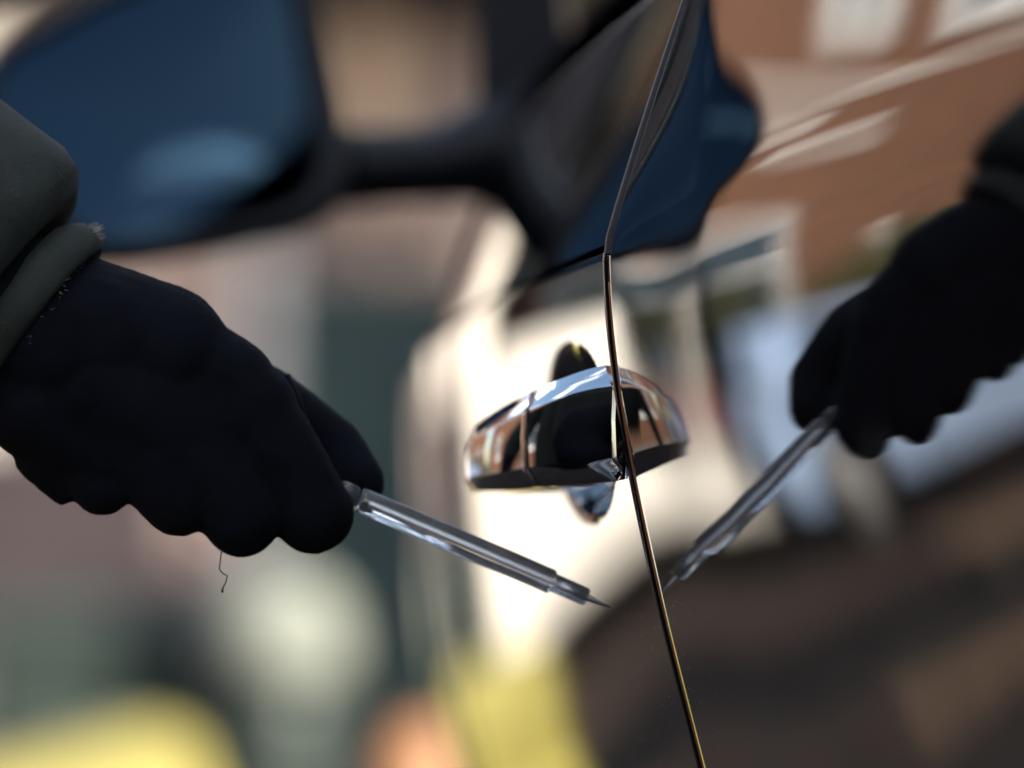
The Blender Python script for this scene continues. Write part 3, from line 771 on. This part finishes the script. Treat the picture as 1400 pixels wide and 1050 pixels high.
# hedge: many small leaves
def leaf_mass(name, centres, count, size, mat, parent=None):
    bm = bmesh.new()
    for k in range(count):
        c, r = random.choice(centres)
        d = V(random.gauss(0, 1), random.gauss(0, 1), random.gauss(0, 1)).normalized()
        p = V(*c) + V(d.x*r[0], d.y*r[1], d.z*r[2])*random.uniform(.72, 1.05)
        n = (d + V(random.uniform(-1, 1), random.uniform(-1, 1), random.uniform(-1, 1))*.8).normalized()
        u = n.orthogonal().normalized(); u = (Matrix.Rotation(random.uniform(0, 6.3), 3, n) @ u); v = n.cross(u); s = size*random.uniform(.6, 1.3)
        bm.faces.new([bm.verts.new(q) for q in (p-u*s, p+v*s*.5, p+u*s, p-v*s*.5)])
    return bm_obj(name, bm, mat, parent)
hg = empty('hedge', (-4, 24.0, 0), 'trimmed olive hedge before the orange brick house', 'hedge')
cs = [((x, 24.0+random.uniform(-.1, .1), random.uniform(.5, 1.6)), (.5, .45, .55)) for x in frange(-8, -1.9, .3)]
leaf_mass('foliage', cs, 16000, .05, M['leaf'], hg)

# dark tree in the front garden of the pink house
tree = empty('small_tree', (4.0, 18.1, 0), 'dark olive small tree in front of the pink house', 'tree')
new_obj('trunk', tube_mesh('trunk', [V(4.0, 18.1, 0.1), V(4.02, 18.12, 1.0), V(3.95, 18.1, 2.2), V(4.0, 18.15, 4.0)], [.11, .09, .07, .03], n=10), M['bark'], tree)
cs = [((4.0+random.uniform(-.55, .7), 18.1+random.uniform(-.5, .5), random.uniform(1.3, 5.0)), (.4, .4, .4)) for k in range(42)]
leaf_mass('crown', cs, 7000, .075, M['leaf'], tree)
# mauve street cabinet in front of the house
M['mauve'] = pmat('mauve_grey_paint', (.30, .215, .19), rough=.6, var=.1, vscale=4)
cb = empty('street_cabinet', (.88, 14.0, 0), 'mauve grey street cabinet on the pavement behind the hand', 'street cabinet')
box('body', (.50, 13.8, .111), (1.26, 14.2, 1.50), M['mauve'], cb, .01)
for xa, xb in ((.52, .875), (.885, 1.24)): box('door', (xa, 13.782, .2), (xb, 13.798, 1.44), M['mauve'], cb, .004)
box('lid', (.48, 13.77, 1.502), (1.28, 14.22, 1.54), M['mauve'], cb, .01)

# silver car parked across the street: copy of the body with its own paint
sc_ = bpy.data.objects.new('parked_car', None); COL.objects.link(sc_)
sc_.location = (-4.5, 19.3, 0); sc_.rotation_euler = (0, 0, pi/2)
tag(sc_, 'silver blue parked car standing crosswise in the bay beside a white van', 'car')
for ch in [c for c in car.children]:
    c = ch.copy(); COL.objects.link(c); c.parent = sc_
    for g in ch.children:
        d = g.copy(); COL.objects.link(d); d.parent = c
    if c.data and c.data.materials and c.data.materials[0] == M['paint']:
        c.material_slots[0].link = 'OBJECT'; c.material_slots[0].material = M['silver_paint']

# white van, rear doors towards the camera
van = empty('van', (-1.07, 21.0, 0), 'white van parked rear on in the bay beside the silver blue car', 'van')
VX0, VX1, VY = -2.1, -.04, 19.4
def van_body():
    rows = []
    for dy in (0, .02, .15, .9, 1.6, 2.2, 2.7, 3.1, 3.4):
        top = 1.86 if dy < 2.1 else (1.8 if dy < 2.5 else (1.35 if dy < 3.0 else (1.1 if dy < 3.3 else .9)))
        ins = .05 if dy == 0 else 0
        sec = [(VX0+ins, .33), (VX0+ins, min(1.0, top-.2)), (VX0+.03+ins, min(1.3, top-.05)), (VX0+.10+ins, top-.06), (VX0+.22+ins, top-ins), (VX1-.22-ins, top-ins), (VX1-.10-ins, top-.06), (VX1-.03-ins, min(1.3, top-.05)), (VX1-ins, min(1.0, top-.2)), (VX1-ins, .33)]
        rows.append([V(x, VY+dy, z) for x, z in sec])
    return grid_mesh('body', rows, smooth=False, closed_u=True, caps=True)
new_obj('body', van_body(), M['van_white'], van)
for xa, xb in ((-2.0, -1.08), (-1.06, -.14)):
    dr = box('rear_door', (xa, VY-.045, .50), (xb, VY-.006, 1.72), M['van_white'], van, .012)
    hx = xb-.16 if xa < -1.5 else xa+.04
    hd_ = box('door_handle', (hx, VY-.07, .92), (hx+.12, VY-.047, .97), M['plastic'], None, .006); hd_.parent = dr
box('rear_bumper', (VX0-.02, VY-.16, .30), (VX1+.02, VY-.008, .47), M['van_white'], van, .03)
for x in (VX0+.005, VX1-.085): box('tail_lamp', (x, VY-.03, .75), (x+.08, VY+.03, 1.15), M['redlamp'], van, .01)
box('number_plate', (-1.75, VY-.054, .56), (-1.25, VY-.047, .67), M['whitepaint'], van)
for x in (VX0+.02, VX1-.22):
    for y in (VY+.75, VY+2.75):
        bmw = bmesh.new(); bmesh.ops.create_cone(bmw, cap_ends=True, segments=32, radius1=.32, radius2=.32, depth=.2, matrix=Matrix.Translation((x+.1, y, .325)) @ Matrix.Rotation(pi/2, 4, 'Y'))
        bm_obj('wheel', bmw, M['tyre'], van)

gw = empty('shade_wall', (2.64, 5.9, 0), 'unseen short tan brick wall added to shade the road', 'wall')  # out-of-view wall, added to throw a shadow band across the road
box('brickwork', (2.52, 5.3, .111), (2.76, 6.5, 2.22), M['tan_brick'], gw)
box('coping', (2.48, 5.27, 2.222), (2.80, 6.53, 2.30), M['sage'], gw, .01)
house('garage', (2.9, 6.9), (6.4, 9.6), 3.2, M['tan_brick'], 'unseen tan brick garage with pitched roof added to shade the road', 'x-', [], (1.35, 2.0, 2.2), M['teal'], ridge_axis='y', ridge=1.3, chim=False, cat='garage')  # out of view, added to darken the road with its shadow
con = empty('conifer', (.15, 24.1, 0), 'dark conifer rising behind the white van', 'tree')
new_obj('trunk', tube_mesh('trunk', [V(.15, 24.1, 0), V(.15, 22.2, 7.6)], [.14, .02], n=10), M['bark'], con)
cs = [((.15+random.uniform(-1, 1)*r_, 24.1+random.uniform(-1, 1)*r_, z_), (.34, .34, .3)) for z_, r_ in [(1+k*.11, .95*(1-k/64)) for k in range(60)]]
leaf_mass('crown', cs, 8000, .07, M['conifer'], con)

# houses on the near side of the street: they shade the car, the hand and the road beside it
house('house', (3.4, -5.2), (8, -0.6), 2.5, M['tan_brick'], 'low tan brick house behind the parked black car', 'x-', [(1.2, 1, 1.3, 1.2)], (3.2, .95, 2.1), M['teal'], ridge_axis='y', ridge=1.0)
house('house', (3.2, -12), (10, -5.6), 5.2, M['brick'], 'two storey brick house next to the low tan house', 'x-', [(1.2, 1, 1.3, 1.3), (1.2, 3.2, 1.2, 1.2), (4.6, 3.2, 1.2, 1.2)], (3.2, .95, 2.1), M['teal'], ridge_axis='y', ridge=2.6)

# dust and dried water specks on the paint and the glass
bm = bmesh.new()
def speck(px, py, size):
    d = ray(px, py); t = 1.2
    for _ in range(200):
        p = CAM + d*t
        if abs(p.y) < .004: return
        off = .0016 if (p.y > 0 and p.z > belt(p.y)) else 0
        if p.y > .9: return
        if p.x > Xs(p.y, p.z) + off: break
        t += max(.0003, .6*(Xs(p.y, p.z) + off - p.x)/max(d.x, .05))
    nn = Vector((-1, (Xs(p.y+.002, p.z)-Xs(p.y-.002, p.z))/.004, (Xs(p.y, p.z+.002)-Xs(p.y, p.z-.002))/.004)).normalized()
    u = Vector((0, 0, 1)); u = (u-nn*u.dot(nn)).normalized(); v = nn.cross(u)
    # the speck is a low dome, longer along the panel because one sees it at a slant
    k = 7; c = bm.verts.new(p + nn*size*.5)
    rg = [bm.verts.new(p + u*cos(2*pi*i/k)*size*random.uniform(.7, 1.2) + v*sin(2*pi*i/k)*size*random.uniform(1, 2.6) - nn*.0001) for i in range(k)]
    for i in range(k): bm.faces.new((c, rg[i], rg[(i+1) % k]))
for k in range(60): speck(random.uniform(735, 930), random.uniform(20, 330), random.uniform(.00014, .00034))
for k in range(420): speck(random.uniform(540, 1390), random.uniform(360, 1045), random.uniform(.0001, .00022))
for k in range(200): speck(random.gauss(900, 50), random.uniform(820, 1045), random.uniform(.00012, .0003))
for k in range(260): speck(random.gauss(1200, 20), random.gauss(612, 15), random.uniform(.00012, .00026))
du = bm_obj('dust_specks', bm, M['dust'], car); du['kind'] = 'stuff'
